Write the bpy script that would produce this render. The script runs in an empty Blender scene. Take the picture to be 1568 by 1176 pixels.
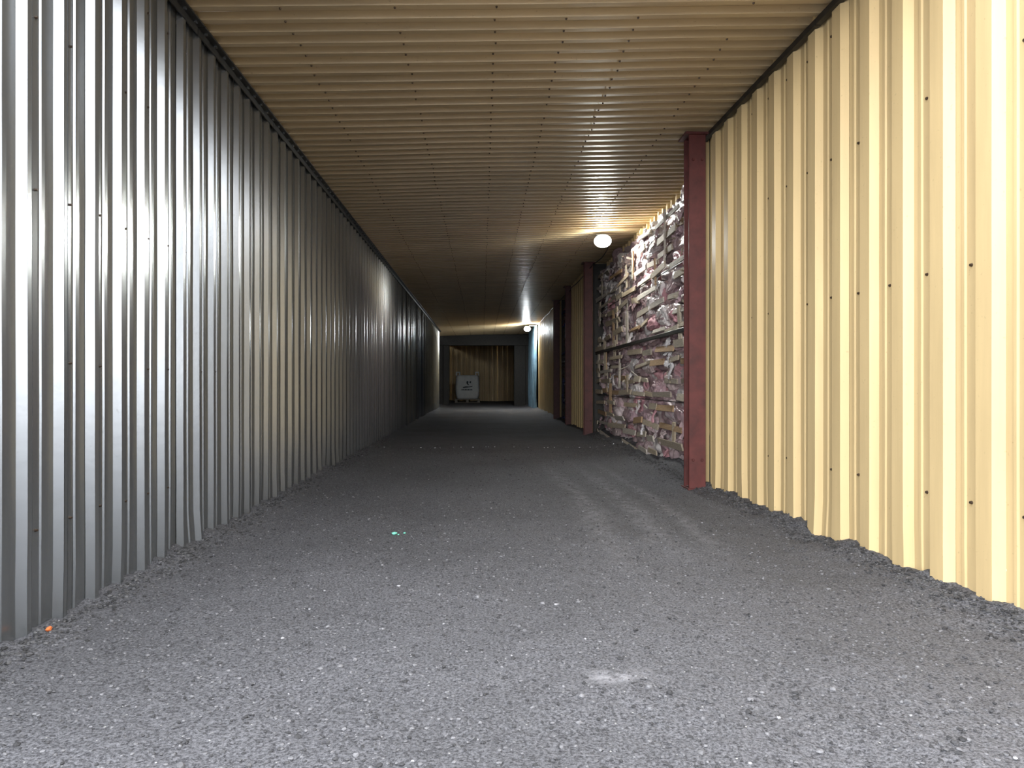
import bpy, math, random
from mathutils import Vector, noise, Matrix
random.seed(7)
scene=bpy.context.scene
CH=1.2
# ---------------------------------------------------------------- materials
def newmat(name):
    m=bpy.data.materials.new(name); m.use_nodes=True
    nt=m.node_tree; b=nt.nodes['Principled BSDF']
    return m,nt,b
def N(nt,t,**k):
    n=nt.nodes.new(t)
    for a,v in k.items(): setattr(n,a,v)
    return n
def coords(nt,scale=(1,1,1)):
    tc=N(nt,'ShaderNodeTexCoord'); mp=N(nt,'ShaderNodeMapping')
    mp.inputs['Scale'].default_value=scale
    nt.links.new(tc.outputs['Object'],mp.inputs['Vector']); return mp.outputs['Vector']
def noise_n(nt,vec,scale,detail=4,rough=.5):
    n=N(nt,'ShaderNodeTexNoise'); n.inputs['Scale'].default_value=scale
    n.inputs['Detail'].default_value=detail; n.inputs['Roughness'].default_value=rough
    nt.links.new(vec,n.inputs['Vector']); return n.outputs['Fac']
def ramp(nt,fac,stops):
    r=N(nt,'ShaderNodeValToRGB'); e=r.color_ramp.elements
    while len(e)<len(stops): e.new(.5)
    for i,(p,c) in enumerate(stops):
        e[i].position=p; e[i].color=(c[0],c[1],c[2],1) if isinstance(c,tuple) else (c,c,c,1)
    nt.links.new(fac,r.inputs['Fac']); return r.outputs['Color']
def mix(nt,fac,a,b,mode='MIX'):
    m=N(nt,'ShaderNodeMix',data_type='RGBA',blend_type=mode)
    for sock,v in ((m.inputs['Factor'],fac),(m.inputs['A'],a),(m.inputs['B'],b)):
        if isinstance(v,(int,float)): sock.default_value=v
        elif isinstance(v,tuple): sock.default_value=(v[0],v[1],v[2],1)
        else: nt.links.new(v,sock)
    return m.outputs['Result']
def bump(nt,b,h,strength,dist):
    bp=N(nt,'ShaderNodeBump'); bp.inputs['Strength'].default_value=strength
    bp.inputs['Distance'].default_value=dist
    nt.links.new(h,bp.inputs['Height']); nt.links.new(bp.outputs['Normal'],b.inputs['Normal'])

def sheet_mat(name,base,dirt,rough,metal,stretch,dark=.5,rr=(.3,.5),bs=.08):
    m,nt,b=newmat(name)
    v=coords(nt,stretch)
    n1=noise_n(nt,v,1.0,5,.6)
    v2=coords(nt)
    n2=noise_n(nt,v2,.9,3)
    n3=noise_n(nt,v2,45,3)
    f1=ramp(nt,n1,[(.42,0.0),(.72,dark)])
    c=mix(nt,f1,base,dirt)
    f2=ramp(nt,n2,[(.35,.0),(.7,.35)])
    c=mix(nt,f2,c,tuple(x*.75 for x in base))
    f3=ramp(nt,n3,[(.68,.0),(.75,.5)])
    c=mix(nt,f3,c,dirt)
    nt.links.new(c,b.inputs['Base Color'])
    r=N(nt,'ShaderNodeMapRange'); r.inputs['To Min'].default_value=rr[0]; r.inputs['To Max'].default_value=rr[1]
    nt.links.new(n1,r.inputs['Value']); nt.links.new(r.outputs['Result'],b.inputs['Roughness'])
    b.inputs['Metallic'].default_value=metal
    nb=noise_n(nt,v2,14,3)
    bump(nt,b,nb,bs,.01)
    return m
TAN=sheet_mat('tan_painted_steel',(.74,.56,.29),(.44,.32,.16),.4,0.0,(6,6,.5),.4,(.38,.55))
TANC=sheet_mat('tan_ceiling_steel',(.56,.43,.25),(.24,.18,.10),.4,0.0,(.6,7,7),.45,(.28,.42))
GREY=sheet_mat('galvanised_steel',(.32,.335,.345),(.19,.195,.195),.3,.82,(7,7,.6),.5,(.19,.30),.04)
def simple(name,col,rough=.6,metal=0,var=.3,sc=12):
    m,nt,b=newmat(name); v=coords(nt); n=noise_n(nt,v,sc,5,.6)
    f=ramp(nt,n,[(.35,0.0),(.7,1.0)])
    c=mix(nt,f,col,tuple(x*(1-var) for x in col))
    nt.links.new(c,b.inputs['Base Color']); b.inputs['Roughness'].default_value=rough
    b.inputs['Metallic'].default_value=metal; bump(nt,b,n,.2,.01); return m
BOLT=simple('screw_steel',(.10,.07,.05),.4,.6)
RED=simple('red_oxide_paint',(.12,.026,.023),.5,0,.45,7)
DARK=simple('dark_steel',(.035,.033,.03),.5,.3)
TARP=simple('blue_tarp',(.24,.40,.52),.45,0,.4,3)
CABLE=simple('cable_rubber',(.02,.02,.02),.5)
WHITE=simple('bag_fabric',(.82,.84,.84),.7,0,.10,5)
PRINT=simple('bag_print',(.08,.10,.11),.7)
PALLET=simple('pallet_wood',(.42,.37,.30),.8,0,.4,9)
GLASS=simple('teal_plastic',(.25,.75,.60),.25)
ORANGE=simple('orange_plastic',(.85,.22,.06),.4)
HOUS=simple('lamp_housing',(.25,.25,.26),.4,.7)
def emis(name,col,st):
    m,nt,b=newmat(name); b.inputs['Base Color'].default_value=(1,1,1,1)
    b.inputs['Emission Color'].default_value=(*col,1); b.inputs['Emission Strength'].default_value=st; return m
LENS=emis('lamp_lens',(.97,1,.95),600); LENS2=emis('lamp_lens_cool',(.85,.95,1),70)
GLARE=emis('lamp_glare',(.97,1,.93),9)  # glow for the added blob that imitates lamp glare
def attrmat(name,rough,var=.35,sc=25,stretch=(1,1,1),bs=.5,bd=.01,spec=.5):
    m,nt,b=newmat(name); a=N(nt,'ShaderNodeAttribute',attribute_name='Col')
    v=coords(nt,stretch); n=noise_n(nt,v,sc,5,.65)
    f=ramp(nt,n,[(.3,(1-var)),(.7,1.0)])
    c=mix(nt,1.0,a.outputs['Color'],f,'MULTIPLY')
    nt.links.new(c,b.inputs['Base Color']); b.inputs['Roughness'].default_value=rough
    b.inputs['Specular IOR Level'].default_value=spec
    bump(nt,b,n,bs,bd); return m
FILM=attrmat('crumpled_film',.38,.25,14,(1,1,1),.6,.02)
WOOD=attrmat('weathered_boards',.8,.4,16,(3,.6,6),.5,.01,.2)
STONE=attrmat('gravel_stone',.85,.4,60,(1,1,1),.4,.004,.2)

# floor material
def floor_mat():
    m,nt,b=newmat('ground_asphalt_granulate')
    v=coords(nt)
    big=noise_n(nt,v,.7,4); mid=noise_n(nt,v,7,5,.7); fine=noise_n(nt,v,80,4,.8)
    c=mix(nt,ramp(nt,fine,[(.38,0.0),(.62,1.0)]),(.033,.033,.038),(.24,.243,.264))
    c=mix(nt,ramp(nt,big,[(.35,0.0),(.7,.5)]),c,mix(nt,ramp(nt,fine,[(.3,0.),(.7,1.)]),(.025,.025,.027),(.125,.125,.132)))
    c=mix(nt,ramp(nt,mid,[(.5,0.0),(.75,.3)]),c,(.16,.16,.175))
    vo=N(nt,'ShaderNodeTexVoronoi'); vo.inputs['Scale'].default_value=38; nt.links.new(v,vo.inputs['Vector'])
    sp=N(nt,'ShaderNodeMath',operation='LESS_THAN'); sp.inputs[1].default_value=.14
    nt.links.new(vo.outputs['Distance'],sp.inputs[0])
    sel=N(nt,'ShaderNodeSeparateColor'); nt.links.new(vo.outputs['Color'],sel.inputs[0])
    g=N(nt,'ShaderNodeMath',operation='GREATER_THAN'); g.inputs[1].default_value=.9
    nt.links.new(sel.outputs['Red'],g.inputs[0])
    mu=N(nt,'ShaderNodeMath',operation='MULTIPLY'); nt.links.new(sp.outputs[0],mu.inputs[0]); nt.links.new(g.outputs[0],mu.inputs[1])
    c=mix(nt,mu.outputs[0],c,(.42,.42,.41))
    a=N(nt,'ShaderNodeAttribute',attribute_name='Dust')
    tm=noise_n(nt,coords(nt,(1,1,1)),9,6,.75)
    f=mix(nt,1.0,a.outputs['Color'],ramp(nt,tm,[(.40,0.0),(.66,1.0)]),'MULTIPLY')
    c=mix(nt,f,c,(.45,.45,.48))
    nt.links.new(c,b.inputs['Base Color']); b.inputs['Roughness'].default_value=.8
    b.inputs['Specular IOR Level'].default_value=.3
    h=mix(nt,.35,fine,mid)
    bump(nt,b,h,1.0,.02)
    return m
FLOOR=floor_mat()

# ---------------------------------------------------------------- mesh helper
class MB:
    def __init__(s): s.v=[];s.f=[];s.m=[];s.sm=[];s.c=[]
    def add(s,vs,fs,mi=0,smooth=False,col=None):
        o=len(s.v); s.v+= [tuple(p) for p in vs]
        for f in fs: s.f.append([i+o for i in f]); s.m.append(mi); s.sm.append(smooth)
        s.c+= [(col or (1,1,1))]*len(vs)
    def box(s,c,d,mi=0,rot=None,col=None,jit=0,bev=0):
        x,y,z=[k/2 for k in d]
        if bev:
            b=min(bev,x*.9,y*.9,z*.9); vs=[];
            idx={}
            for sx in(-1,1):
                for sy in(-1,1):
                    for sz in(-1,1):
                        for ax in range(3):
                            p=[sx*(x-b),sy*(y-b),sz*(z-b)]; p[ax]=(sx*x,sy*y,sz*z)[ax]
                            idx[(sx,sy,sz,ax)]=len(vs); vs.append(Vector(p))
            fs=[]
            for ax in range(3):
                o=[k for k in range(3) if k!=ax]
                for sg in(-1,1):
                    q=[]
                    for a,bb in((-1,-1),(1,-1),(1,1),(-1,1)):
                        k=[0,0,0];k[ax]=sg;k[o[0]]=a;k[o[1]]=bb;q.append(idx[(*k,ax)])
                    if (sg>0)^(ax==1)^True: q=q[::-1]
                    fs.append(q)
            for ax in range(3): # edges along ax
                o=[k for k in range(3) if k!=ax]
                for a in(-1,1):
                    for bb in(-1,1):
                        def K(t): 
                            k=[0,0,0];k[ax]=t;k[o[0]]=a;k[o[1]]=bb;return tuple(k)
                        fs.append([idx[(*K(-1),o[0])],idx[(*K(1),o[0])],idx[(*K(1),o[1])],idx[(*K(-1),o[1])]])
            for sx in(-1,1):
                for sy in(-1,1):
                    for sz in(-1,1): fs.append([idx[(sx,sy,sz,k)] for k in range(3)])
        else:
            vs=[Vector((a*x,b_*y,c_*z)) for a in(-1,1) for b_ in(-1,1) for c_ in(-1,1)]
            fs=[[0,1,3,2],[4,6,7,5],[0,4,5,1],[2,3,7,6],[0,2,6,4],[1,5,7,3]]
        if jit: vs=[p+Vector([random.uniform(-jit,jit) for _ in range(3)]) for p in vs]
        if rot is not None: vs=[rot@p for p in vs]
        s.add([p+Vector(c) for p in vs],fs,mi,False,col)
    def build(s,name,mats,parent=None,fix=True):
        me=bpy.data.meshes.new(name); me.from_pydata(s.v,[],s.f); 
        for m in mats: me.materials.append(m)
        me.polygons.foreach_set('material_index',s.m); me.polygons.foreach_set('use_smooth',s.sm)
        ca=me.color_attributes.new('Col','FLOAT_COLOR','POINT')
        flat=[]
        for c in s.c: flat+= [c[0],c[1],c[2],1]
        ca.data.foreach_set('color',flat)
        if fix:
            import bmesh
            bm=bmesh.new(); bm.from_mesh(me); bmesh.ops.recalc_face_normals(bm,faces=bm.faces); bm.to_mesh(me); bm.free()
        me.update()
        o=bpy.data.objects.new(name,me); scene.collection.objects.link(o)
        if parent: o.parent=parent
        return o
def nz(*p,s=1): return noise.noise(Vector(p)*s)

def corrugated(mb,s0,s1,pitch,prof,t0,t1,rows,place,phase=0,amp=.004,bolts=None,bottom=0,mi=0,bolt_mi=1,tvar=0,tilt=0):
    k=math.floor((s0-phase)/pitch)
    s=phase+k*pitch
    while s<s1:
        jo=random.uniform(-.0015,.0015)
        tb=t0+random.uniform(-tvar,tvar)
        for i in range(len(prof)-1):
            a,da=prof[i]; b,db=prof[i+1]
            if tilt and abs(da-db)<1e-6 and b-a>.1:
                q=random.uniform(-tilt,tilt); da+=q; db-=q
            sa=s+a*pitch; sb=s+b*pitch
            if sb<s0 or sa>s1: continue
            sa=max(sa,s0); sb=min(sb,s1)
            vs=[];fs=[]
            for r in range(rows+1):
                u=r/rows; t=tb+(t1-tb)*u
                for ss,dd in((sa,da),(sb,db)):
                    d=dd+amp*nz(ss*1.3,t*1.1,3)+amp*.6*nz(ss*5,t*2,9)
                    if bottom: d+=bottom*max(0,1-u*rows/1.2)*nz(ss*1.7,5,t)*2
                    vs.append(place(ss,t,d+jo))
                if r: fs.append([2*r-2,2*r-1,2*r+1,2*r])
            mb.add(vs,fs,mi,True)
        if bolts:
            sb=s+bolts[0]*pitch
            if s0<sb<s1:
                for t in bolts[2]:
                    if random.random()<.12: continue
                    tt=t+random.uniform(-.012,.012)
                    c=place(sb,tt,bolts[1]); top=place(sb,tt,bolts[1]+.012)
                    n=(top-c); a1=(place(sb+.01,tt,bolts[1])-c).normalized(); a2=(place(sb,tt+.01,bolts[1])-c).normalized()
                    vs=[];R=bolts[3]
                    for q in range(6):
                        w=q*math.pi/3; vs.append(c+(a1*math.cos(w)+a2*math.sin(w))*R)
                    for q in range(6):
                        w=q*math.pi/3; vs.append(top+(a1*math.cos(w)+a2*math.sin(w))*R*.7)
                    fs=[[q,(q+1)%6,(q+1)%6+6,q+6] for q in range(6)]+[[6,7,8,9,10,11]]
                    mb.add(vs,fs,bolt_mi)
        s+=pitch

XL=-2.135
ENT=2.0
ROOF=3.6
ZCL,ZCR=3.89,4.04
def zc(x): return ZCL+(x-XL)/(2.6-XL)*(ZCR-ZCL)
# right wall line
def xr(y): 
    return 2.64-(y-3.6)*.017 if y<8.5 else 2.557

# LEFT WALL ribs (dark galvanised)
mb=MB()
profL=[(0,0),(.08,.040),(.20,.040),(.28,0),(.60,0),(.62,.010),(.66,.010),(.68,0),(1,0)]
corrugated(mb,ENT,37,.30,profL,-.03,ZCL+.02,14,lambda s,t,d:Vector((XL-.03+d,s,t)),phase=3.52,amp=.0025,
           bolts=(.50,0,(.5,1.3,2.15,2.98,3.6),.008),bottom=.016,tilt=.0022)
mb.build('wall_left',[GREY,BOLT],fix=False)
# RIGHT WALL near
profR=[(0,0),(.11,.045),(.42,.045),(.55,0),(.76,0),(.785,.008),(.835,.008),(.86,0),(1,0)]
mb=MB()
corrugated(mb,ENT,8.42,.39,profR,-.03,ZCR+.05,12,lambda s,t,d:Vector((xr(s)+.04-d,s,t)),phase=3.91-.08*.39-.6,amp=.0012,
           bolts=(.66,0,(.55,1.85,2.9,3.82),.011),bottom=.012)
mb.build('wall_right',[TAN,BOLT],fix=False)
mb=MB()
corrugated(mb,17.2,21.2,.39,profR,-.03,4.1,6,lambda s,t,d:Vector((2.6-d,s,t)),phase=17)
corrugated(mb,24.6,34.2,.39,profR,-.03,4.1,6,lambda s,t,d:Vector((2.66-d,s,t)),phase=17)
corrugated(mb,39.2,41.2,.39,profR,-.03,4.1,6,lambda s,t,d:Vector((2.66-d,s,t)),phase=17)
mb.build('wall_right_far',[TAN,BOLT],fix=False)
# header sheet over bales + recess enclosure
mb=MB()
corrugated(mb,8.3,17.3,.28,profR,3.66,4.12,3,lambda s,t,d:Vector((2.96-d,s,t)),phase=0)
corrugated(mb,21,24.8,.28,profR,3.66,4.12,3,lambda s,t,d:Vector((2.96-d,s,t)),phase=0)
mb.build('wall_header',[TAN,BOLT],fix=False)
mb=MB()
mb.box((4.35,25,2),(.1,54,4.6)); mb.box((3.4,8.36,2.0),(1.6,.06,4.3)); mb.box((3.4,17.35,2.0),(1.6,.06,4.3))
mb.box((3.4,21.1,2.0),(1.5,.06,4.3)); mb.box((3.4,24.75,2.0),(1.5,.06,4.3))
mb.box((-2.8,37.05,2),(1.3,.06,4.4)); mb.box((-3.4,45,2),(.1,16,4.6))
mb.box((-2.3,19.5,2.0),(.04,35.0,4.4))
mb.build('wall_outer',[DARK])
# END wall
mb=MB()
corrugated(mb,-3.45,4.4,.36,profR,-.03,4.15,6,lambda s,t,d:Vector((s,52-d,t)),phase=0)
mb.build('wall_back',[TAN,BOLT],fix=False)
# dark portal frame deep inside
mb=MB()
mb.box((-2.0,41.4,1.9),(.34,.3,3.9),bev=.02); mb.box((2.12,41.4,1.9),(.66,.3,3.9),bev=.02)
mb.box((0,41.4,3.66),(5.2,.34,.62),bev=.02)
mb.box((-2.55,41.4,2),(1.0,.2,4.1));mb.box((3.2,41.4,2),(1.8,.2,4.1))
mb.build('door_frame',[DARK])
# CEILING
profC=[(0,0),(.07,.055),(.36,.055),(.43,0),(1,0)]
mb=MB()
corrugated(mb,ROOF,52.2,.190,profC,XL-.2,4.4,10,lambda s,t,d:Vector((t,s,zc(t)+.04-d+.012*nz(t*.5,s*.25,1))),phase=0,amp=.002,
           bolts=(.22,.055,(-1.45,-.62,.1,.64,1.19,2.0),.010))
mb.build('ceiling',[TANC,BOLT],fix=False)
mb=MB(); mb.box((.5,ROOF/2+26.1,4.45),(7.9,52.2-ROOF,.06)); mb.build('ceiling_deck',[DARK])
# ceiling trim left
mb=MB(); y=ROOF
while y<37:
    mb.box((XL+.035,y+1.0,ZCL-.022),(.07,1.99,.012),col=None); mb.box((XL+.012,y+1.0,ZCL-.045),(.01,1.99,.07))
    for k in range(10): mb.box((XL+.04,y+.1+k*.2,ZCL-.034),(.02,.02,.018),1)
    y+=2
mb.build('trim_1',[DARK,GREY])
mb=MB(); y=ROOF
while y<8.2:
    L=min(1.99,8.35-y); mb.box((xr(y+L/2)-.012,y+L/2,zc(2.6)-.045),(.05,L,.05),rot=Matrix.Rotation(.017,3,'Z')); y+=2
mb.build('trim_2',[DARK])

# ---------------------------------------------------------------- FLOOR
def fz(x,y):
    z=.018*nz(x*.8,y*.8,2)+.010*nz(x*3,y*3,4)
    r=xr(y)+.02-x
    if r<.5: z+=max(0,(1-r/.5))**1.6*(.065+.055*nz(x*2,y*1.7,7)+.03*nz(x*9,y*9,7))
    l=x-XL
    if l<.35: z+=max(0,(1-l/.35))**1.6*(.04+.045*nz(x*2,y*1.9,17)+.025*nz(x*9,y*9,7))
    for cx in(-.75,1.15):
        z-=.012*math.exp(-((x-cx-.1*math.sin(y*.3))/.22)**2)
    return z
def grid(xs,ys,micro):
    vs=[];fs=[];du=[]
    nx=len(xs)
    for y in ys:
        for x in xs:
            z=fz(x,y)
            if micro: z+=.007*nz(x*22,y*22,1)+.005*nz(x*48,y*48,5)
            vs.append((x,y,z))
            d=0
            for cx,w in((1.0,.12),(1.42,.12),(1.75,.07)):
                d+=math.exp(-((x-cx-.05*math.sin(y))/w)**2)*.5
            d*=max(0,min(1,(y-4.5)/2))*max(0,min(1,(12-y)/4))
            d+=.9*math.exp(-((x-.55)/.13)**2-((y-3.0)/.07)**2)
            d+=.08*math.exp(-((y-8)/4)**2)*math.exp(-((x-1)/1)**2)
            du.append(min(1,d))
    for j in range(len(ys)-1):
        for i in range(nx-1):
            a=j*nx+i; fs.append([a,a+1,a+1+nx,a+nx])
    return vs,fs,du
import numpy as np
xs=[float(v) for v in np.arange(-2.4,3.0,.022)]
ys=[1.0]
while ys[-1]<14: ys.append(ys[-1]+max(.020,.0038*ys[-1]))
V,F,D=grid(xs,ys,True)
y1=ys[-1]
xs2=[float(v) for v in np.linspace(-3.6,4.5,90)]
def addg(g):
    o=len(V); V.extend(g[0]); F.extend([[i+o for i in f] for f in g[1]]); D.extend(g[2])
addg(grid(xs2,[y1-.02+float(v) for v in np.arange(0,53-y1,.16)],False))
g=grid([float(v) for v in np.linspace(-2.4,3.0,60)],[float(v) for v in np.linspace(-1.7,1.0,30)],False); addg(g)
addg(grid([float(v) for v in np.linspace(2.99,4.4,16)],[float(v) for v in np.linspace(-1.7,14,120)],False))
o=len(V); V+= [(-30,-45,-.02),(30,-45,-.02),(30,-1.69,-.02),(-30,-1.69,-.02)]; F.append([o,o+1,o+2,o+3]); D+=[0]*4
me=bpy.data.meshes.new('floor'); me.from_pydata(V,[],F); me.materials.append(FLOOR)
me.polygons.foreach_set('use_smooth',[True]*len(F))
ca=me.color_attributes.new('Dust','FLOAT_COLOR','POINT'); fl=[]
for d in D: fl+=[d,d,d,1]
ca.data.foreach_set('color',fl); me.update()
fo=bpy.data.objects.new('floor',me); scene.collection.objects.link(fo)

# gravel
ICO=[]; t=(1+5**.5)/2
icov=[Vector(p).normalized() for p in [(-1,t,0),(1,t,0),(-1,-t,0),(1,-t,0),(0,-1,t),(0,1,t),(0,-1,-t),(0,1,-t),(t,0,-1),(t,0,1),(-t,0,-1),(-t,0,1)]]
icof=[(0,11,5),(0,5,1),(0,1,7),(0,7,10),(0,10,11),(1,5,9),(5,11,4),(11,10,2),(10,7,6),(7,1,8),(3,9,4),(3,4,2),(3,2,6),(3,6,8),(3,8,9),(4,9,5),(2,4,11),(6,2,10),(8,6,7),(9,8,1)]
mb=MB()
def stone(x,y,r,col):
    z=fz(x,y); ex=[r*random.uniform(.7,1.2),r*random.uniform(.7,1.2),r*random.uniform(.4,.75)]
    a=random.random()*6.28; ca_,sa=math.cos(a),math.sin(a); vs=[]
    for p in icov:
        q=p*random.uniform(.78,1.15); X,Y,Z=q.x*ex[0],q.y*ex[1],q.z*ex[2]
        vs.append((x+X*ca_-Y*sa,y+X*sa+Y*ca_,z+Z+ex[2]*.25))
    mb.add(vs,icof,0,False,col)
for i in range(16000):
    y=1.8+13*random.random()**2.0; x=random.uniform(XL+.02,xr(y)-.02)
    g=random.choice([.06,.08,.12,.16,.22]) if random.random()<.992 else .42
    stone(x,y,random.uniform(.004,.010) if random.random()<.96 else random.uniform(.01,.016),(g,g,g*1.05))
for i in range(7000):
    y=2.2+14*random.random()**1.6
    side=random.random()<.6
    x=xr(y)-.0-abs(random.gauss(0,.10)) if side else XL+.02+abs(random.gauss(0,.09))
    g=random.choice([.05,.07,.10,.14])
    stone(x,y,random.uniform(.004,.015),(g,g,g*1.03))
mb.build('gravel_debris',[STONE],fo)

# ---------------------------------------------------------------- columns (H-section)
def column(name,x,y,h,w=.19,d=.2,yaw=0):
    mb=MB(); tf=.022
    mb.box((x,y,h/2),(w,tf,h),bev=.004); mb.box((x,y+d,h/2),(w,tf,h),bev=.004); mb.box((x,y+d/2,h/2),(.014,d,h))
    mb.box((x,y+d/2,.012+.01),(w+.04,d+.10,.024)); mb.box((x,y+d/2,h-.012),(w+.1,d+.1,.024))
    for s in(-1,1):
        for zz in(.35,h-.3): 
            mb.box((x+s*.05,y-.018,zz),(.025,.02,.025),bev=.004)
    mb.build(name,[RED])
column('steel_column',2.41,8.18,zc(2.4)-.02)
column('steel_column.001',2.46,16.95,zc(2.4)-.02)
column('steel_column.002',2.50,21.1,zc(2.4)-.02)
column('steel_column.003',2.50,24.6,zc(2.4)-.02)

# ---------------------------------------------------------------- bales
def bales(name,x0,ya,yb,top,seed,blue=False):
    random.seed(seed)
    root=bpy.data.objects.new(name,None); scene.collection.objects.link(root)
    pal=[(.60,.46,.49),(.50,.36,.40),(.43,.30,.33),(.78,.71,.72),(.70,.60,.62),(.38,.29,.30),(.84,.80,.80),(.70,.38,.43),(.60,.44,.47),(.52,.42,.42)]
    if blue: pal=[(.10,.18,.50),(.08,.12,.36),(.6,.25,.28),(.6,.55,.55),(.5,.18,.22),(.12,.18,.34)]
    # packed core surface
    mb=MB(); vs=[];fs=[];nyy=int((yb-ya)/.035); nzz=int(top/.035)
    cols=[]
    for j in range(nzz+1):
        for i in range(nyy+1):
            y=ya+(yb-ya)*i/nyy; z=top*j/nzz
            p=Vector((y*2.4,z*4.6,seed)); dist,pts=noise.voronoi(p)
            d=.12*min(.6,dist[1]-dist[0])+.04*nz(y*6,z*8,3)+.018*nz(y*20,z*24,1)
            row=(z/.47)%1; gap=-.07 if (row<.07) else 0
            if (y/1.13+.37*int(z/.47))%1<.04: gap=-.08
            vs.append((x0+.02-d-gap,y,z))
            q=pts[0]; c=pal[int(abs(math.sin(q.x*12.9+q.y*78.2)*43758))%len(pal)]
            cols.append((c[0],c[1],c[2]) if gap==0 else tuple(v*.4 for v in c))
    for j in range(nzz):
        for i in range(nyy):
            a=j*(nyy+1)+i; fs.append([a,a+1,a+nyy+2,a+nyy+1])
    mb.add(vs,fs,0,True); mb.c=cols
    mb.add([(x0+.05,ya,top-.02),(x0+.05,yb,top-.02),(4.25,yb,top-.02),(4.25,ya,top-.02)],[[0,1,2,3]],0,False,(.15,.12,.12))
    mb.build('packed_core',[FILM],root,fix=False)
    # crumpled lumps
    mb=MB()
    import bmesh
    bm=bmesh.new(); bmesh.ops.create_icosphere(bm,subdivisions=4,radius=1); bv=[v.co.copy() for v in bm.verts]; bf=[[v.index for v in f.verts] for f in bm.faces]; bm.free()
    n=int((yb-ya)*22)
    for i in range(n):
        y=random.uniform(ya+.12,yb-.12); z=random.uniform(.12,top-.08)
        z=(int(z/.235)+.5)*.235+random.gauss(0,.035)
        sx=random.uniform(.06,.13); sy=random.uniform(.14,.36); sz=random.uniform(.08,.15)
        c=random.choice(pal); sd=random.random()*50
        rot=Matrix.Rotation(random.gauss(0,.12),3,'X')
        vv=[]
        for p in bv:
            r=1+.30*nz(p.x*1.5+sd,p.y*1.5,p.z*1.5)+.34*(.5-abs(nz(p.x*2.5+sd,p.y*2.5,p.z*2.5)))+.16*(.5-abs(nz(p.x*6,p.y*6+sd,p.z*6)))
            bx=Vector([math.copysign(abs(t)**.7,t) for t in p])
            q=rot@Vector((bx.x*sx*r,bx.y*sy*r,bx.z*sz*r)); vv.append((x0-.01+q.x,y+q.y,max(.01,z+q.z)))
        mb.add(vv,bf,0,random.random()<.3,c)
    mb.build('crumpled_film_lumps',[FILM],root,fix=False)
    # boards: roughly level rows, each row close under a bale joint
    mb=MB(); wp=[(.56,.47,.35),(.48,.41,.32),(.64,.57,.46),(.38,.33,.27),(.62,.57,.50),(.48,.33,.20)]
    if blue: wp=[(.2,.16,.14),(.3,.25,.2),(.12,.14,.3)]
    z=.10
    while z<top-.05:
        y=ya+random.uniform(0,.3)
        while y<yb-.2:
            L=random.uniform(.4,1.5); L=min(L,yb-y-.02)
            if random.random()<.78:
                rot=Matrix.Rotation(random.gauss(0,.035),3,'X')@Matrix.Rotation(random.gauss(0,.03),3,'Z')@Matrix.Rotation(random.gauss(0,.2),3,'Y')
                mb.box((x0-.165+random.uniform(-.03,.03),y+L/2,max(.08,z+random.gauss(0,.022))),(.022,L,random.uniform(.055,.105)),rot=rot,col=random.choice(wp),jit=.006)
            y+=L+random.uniform(0,.25)
        z+=.235
    for i in range(int((yb-ya)*3.2)):
        L=random.uniform(.35,.9); z=random.uniform(L/2+.02,top-L/2-.02); y=ya+.1+(yb-ya-.2)*random.random()**.6
        rot=Matrix.Rotation(random.gauss(0,.08),3,'X')@Matrix.Rotation(random.gauss(0,.2),3,'Z')
        mb.box((x0-.17,y,z),(.024,random.uniform(.06,.10),L*.9),rot=rot,col=random.choice(wp),jit=.005)
    for i in range(int((yb-ya)*4)):
        L=random.uniform(.1,.35); rot=Matrix.Rotation(random.uniform(-3,3),3,'X')@Matrix.Rotation(random.gauss(0,.5),3,'Z')
        mb.box((x0-.12,random.uniform(ya+.15,yb-.15),random.uniform(.2,top-.2)),(.012,L,random.uniform(.012,.04)),rot=rot,col=random.choice(wp),jit=.004)
    mb.build('broken_boards',[WOOD],root)
    # flapping torn film sheets
    mb=MB()
    for i in range(int((yb-ya)*6)):
        y=random.uniform(ya+.15,yb-.3); z=random.uniform(.4,top-.02); w=random.uniform(.12,.34); h=random.uniform(.12,.35); sd=random.random()*90
        c=random.choice(pal+[(.8,.78,.8)]*3); vs=[];fs=[]
        for a in range(12):
            for b in range(12):
                u,v=a/11,b/11
                ox=.05*nz(u*3+sd,v*3,1)+.04*abs(nz(u*7+sd,v*7,2))
                vs.append((x0-.13-.05*v+ox,y+(u-.5)*w*(1-.35*v)+.04*nz(v*4,sd,u),max(.02,z-v*h+.05*nz(u*4,sd,7))))
        for a in range(11):
            for b in range(11): k=a*12+b; fs.append([k,k+1,k+13,k+12])
        mb.add(vs,fs,0,True,c)
    mb.build('torn_film',[FILM],root,fix=False)
    mb=MB()
    for zz in (1.92,):
        mb.box((x0-.19,(ya+yb)/2,zz),(.03,yb-ya,.06),bev=.005)
    for zz in(.95,2.85):
        mb.box((x0-.16,(ya+yb)/2,zz),(.008,yb-ya,.012))
    mb.build('binding_rail',[DARK],root)
bales('waste_bale_stack',2.86,8.44,17.2,3.88,3)
bales('waste_bale_stack.001',2.86,21.2,24.6,3.88,5,True)
random.seed(11)

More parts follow.
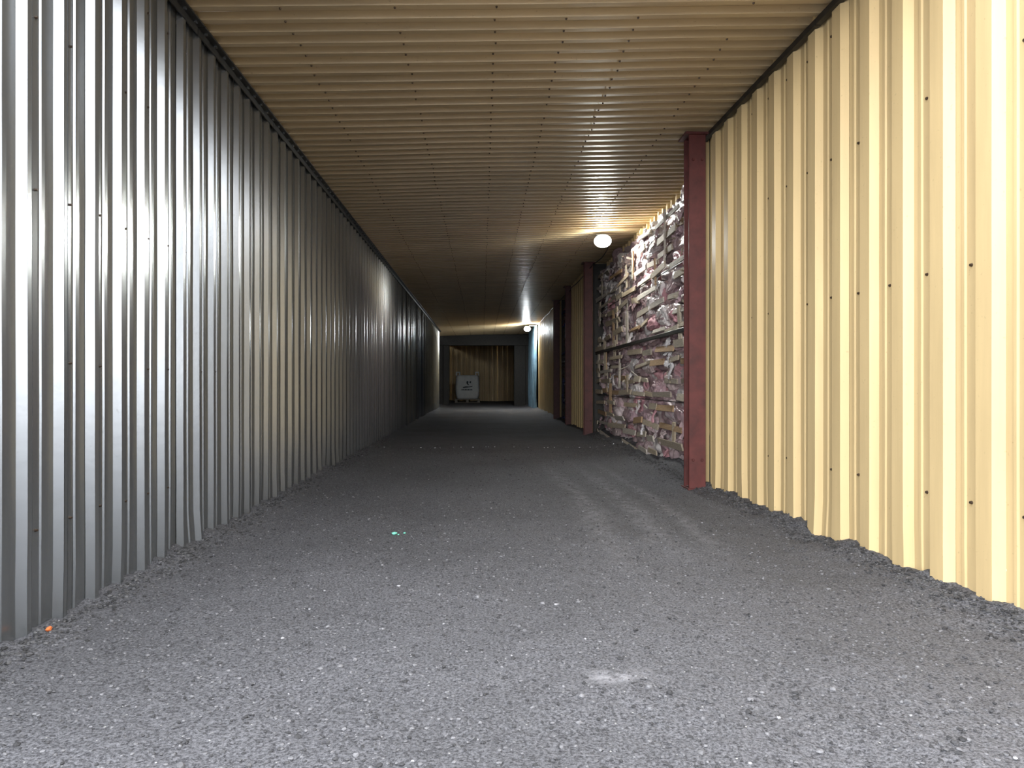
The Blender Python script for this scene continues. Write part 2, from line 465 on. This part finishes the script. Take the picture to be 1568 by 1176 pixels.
# ---------------------------------------------------------------- lamps
def floodlight(name,x,y,z,lens,col,power,spot):
    root=bpy.data.objects.new(name,None); scene.collection.objects.link(root)
    R=Matrix.Rotation(math.radians(-12),3,'Z')@Matrix.Rotation(math.radians(4),3,'X')
    def P(*p): return Vector((x,y,z))+R@Vector(p)
    mb=MB(); mb.box(P(0,.075,0),(.24,.05,.17),rot=R,bev=.012)
    for k in range(6): mb.box(P(-.10+k*.04,.115,0),(.012,.05,.15),rot=R)
    mb.box((x,y+.09,z+.105),(.05,.10,.03)); mb.box((x,y+.09,z+.125),(.22,.12,.012))
    mb.build('housing',[HOUS],root)
    mb=MB(); mb.box(P(0,-.118,0),(.17,.012,.12),rot=R,bev=.005); mb.build('lens',[lens],root)
    import bmesh
    bm=bmesh.new(); bmesh.ops.create_icosphere(bm,subdivisions=4,radius=1)
    vv=[P(v.co.x*.16,v.co.y*.11,v.co.z*.12) for v in bm.verts]; ff=[[v.index for v in f.verts] for f in bm.faces]; bm.free()
    mb=MB(); mb.add(vv,ff,0,True); mb.build('glare_blob',[GLARE],root)  # glowing ellipsoid added to stand in for the glare around the lamp
    l=bpy.data.lights.new(name+'_bulb','POINT'); l.energy=power; l.color=col; l.shadow_soft_size=.09
    o=bpy.data.objects.new('bulb_light',l); o.location=P(0,-.23,-.05); scene.collection.objects.link(o); o.parent=root
    if spot:
        l=bpy.data.lights.new(name+'_beam','SPOT'); l.energy=spot; l.color=col; l.shadow_soft_size=.12; l.spot_size=math.radians(140); l.spot_blend=1
        o=bpy.data.objects.new('beam_light',l); o.location=P(0,-.26,-.05)
        o.rotation_euler=Vector((.22,-1,-.18)).to_track_quat('-Z','Y').to_euler(); scene.collection.objects.link(o); o.parent=root
floodlight('floodlight',2.22,13.5,3.83,LENS,(.97,1,.95),6,290)
floodlight('floodlight.001',2.12,34.5,3.78,LENS2,(.92,.97,1),330,0)
def curve(name,pts,r,mat):
    cu=bpy.data.curves.new(name,'CURVE'); cu.dimensions='3D'; cu.bevel_depth=r; cu.bevel_resolution=2
    sp=cu.splines.new('NURBS'); sp.points.add(len(pts)-1); sp.use_endpoint_u=True
    for i,p in enumerate(pts): sp.points[i].co=(*p,1)
    cu.materials.append(mat); o=bpy.data.objects.new(name,cu); scene.collection.objects.link(o); return o
curve('power_cable',[(2.3,13.6,3.9),(2.45,14.2,3.88)]+[(2.5+.03*math.sin(k*2),14.5+k*1.0,3.90-.07*(k%2)) for k in range(20)]+[(2.2,34.3,3.92)],.010,CABLE)

# ---------------------------------------------------------------- blue tarp
mb=MB(); vs=[];fs=[];A=70;B=30
for i in range(A):
    for j in range(B):
        y=34.4+4.7*i/(A-1); z=.02+3.9*j/(B-1)
        vs.append((2.50+.07*math.sin(y*7+.5*math.sin(z))+.05*nz(y*2,z,3),y,z))
for i in range(A-1):
    for j in range(B-1): k=i*B+j; fs.append([k,k+1,k+B+1,k+B])
mb.add(vs,fs,0,True); mb.build('blue_tarp_curtain',[TARP],fix=False)

# ---------------------------------------------------------------- pallet + bulk bag
def pallet(x,y,w,h):
    mb=MB()
    for k in(-1,0,1): mb.box((x+k*(w/2-.09),y,h*.45),(.16,w,h*.62),bev=.006)
    for k in range(7): mb.box((x,y-w/2+.08+k*(w-.16)/6,h*.88),(w,.16,h*.18),bev=.004)
    for k in(-1,1): mb.box((x,y+k*(w/2-.08),h*.09),(w,.12,h*.1))
    mb.build('wooden_pallet',[PALLET])
BX,BY=-.92,47.5
pallet(BX,BY,1.6,.26)
root=bpy.data.objects.new('bulk_bag',None); scene.collection.objects.link(root)
mb=MB(); vs=[];fs=[];n=48;m=18;W=.76;Hh=1.50
for j in range(m+1):
    v=j/m; zz=.26+Hh*v
    k=1-.10*(2*v-1)**8-.03*abs(2*v-1)
    for i in range(n):
        a=2*math.pi*i/n; c,s=math.cos(a),math.sin(a); e=.28
        X=math.copysign(abs(c)**e,c); Y=math.copysign(abs(s)**e,s)
        q=k*W+.02*nz(X*2,Y*2,v*5)
        vs.append((BX+X*q,BY+Y*q,zz+.03*nz(X*2,Y*2,3)*v))
for j in range(m):
    for i in range(n): fs.append([j*n+i,j*n+(i+1)%n,(j+1)*n+(i+1)%n,(j+1)*n+i])
fs.append(list(range(n))[::-1]); fs.append([m*n+i for i in range(n)])
mb.add(vs,fs,0,True); 
for sx in(-1,1):
    for sy in(-1,1):
        for q in(-.1,.1): mb.box((BX+sx*(W-.15)+q,BY+sy*(W-.12),.26+Hh+.08),(.05,.012,.22))
        mb.box((BX+sx*(W-.15),BY+sy*(W-.12),.26+Hh+.19),(.25,.012,.05))
mb.build('bag_body',[WHITE],root)
mb=MB(); yf=BY-W-.035
def poly(pts): mb.add([(BX+a,yf,1.0+b) for a,b in pts]+[(BX+a,yf+.03,1.0+b) for a,b in pts],[list(range(len(pts)))]+[[i,(i+1)%len(pts),(i+1)%len(pts)+len(pts),i+len(pts)] for i in range(len(pts))])
poly([(-.05,.36),(.02,.40),(.08,.33),(.04,.25),(.12,.12),(.0,.16),(-.06,.26)]); poly([(.14,.36),(.24,.38),(.22,.25),(.13,.27)])
poly([(-.3,.0),(-.1,.06),(.1,.04),(.32,.08),(.3,.02),(.05,-.02),(-.25,-.05)])
for k in range(7): poly([(-.36+k*.1,-.2),(-.30+k*.1,-.2),(-.30+k*.1,-.12),(-.36+k*.1,-.12)])
mb.build('printed_logo',[PRINT],root)

# small scraps
mb=MB()
for (x,y,r) in((-.70,5.92,.026),(-.62,5.95,.016),(-.66,5.87,.010)):
    vs=[(x+p.x*r*random.uniform(.7,1.2),y+p.y*r,fz(x,y)+.012+p.z*r*.5) for p in icov]; mb.add(vs,icof)
mb.build('teal_plastic_scrap',[GLASS])
mb=MB()
for (x,y,r) in((-2.06,3.60,.017),):
    vs=[(x+p.x*r*.7,y+p.y*r*1.4,fz(x,y)+.012+p.z*r*random.uniform(.6,1)) for p in icov]; mb.add(vs,icof)
mb.build('orange_plastic_scrap',[ORANGE])

# ---------------------------------------------------------------- light
w=bpy.data.worlds.new('World'); scene.world=w; w.use_nodes=True
bg=w.node_tree.nodes['Background']; bg.inputs[0].default_value=(.94,.96,1,1); bg.inputs[1].default_value=6.2
pl=bpy.data.lights.new('entrance_portal','AREA'); pl.shape='RECTANGLE'; pl.size=4.9; pl.size_y=4.2; pl.cycles.is_portal=True
po=bpy.data.objects.new('entrance_portal',pl); po.location=(.25,ENT-.02,2.05); po.rotation_euler=(math.radians(90),0,0)
scene.collection.objects.link(po)
pl2=bpy.data.lights.new('roof_gap_portal','AREA'); pl2.shape='RECTANGLE'; pl2.size=4.9; pl2.size_y=ROOF-ENT+.04; pl2.cycles.is_portal=True
po2=bpy.data.objects.new('roof_gap_portal',pl2); po2.location=(.25,(ROOF+ENT)/2,4.12)
scene.collection.objects.link(po2)
sl=bpy.data.lights.new('hazy_sun','SUN'); sl.energy=1.3; sl.angle=math.radians(14); sl.color=(1,.98,.95)
so=bpy.data.objects.new('hazy_sun',sl); scene.collection.objects.link(so); so.location=(-3,-10,6)
az,el=math.radians(19),math.radians(4)
so.rotation_euler=Vector((math.sin(az)*math.cos(el),math.cos(az)*math.cos(el),-math.sin(el))).to_track_quat('-Z','Y').to_euler()

# ---------------------------------------------------------------- camera
cd=bpy.data.cameras.new('camera'); cd.sensor_width=36; cd.lens=1130/1568*36; cd.clip_start=.05; cd.clip_end=200
cam=bpy.data.objects.new('camera',cd); cam.location=(0,0,CH); cam.rotation_euler=(math.radians(90),0,-math.atan(46/1130))
scene.collection.objects.link(cam); scene.camera=cam
scene.view_settings.view_transform='Standard'; scene.view_settings.look='None'; scene.view_settings.exposure=0
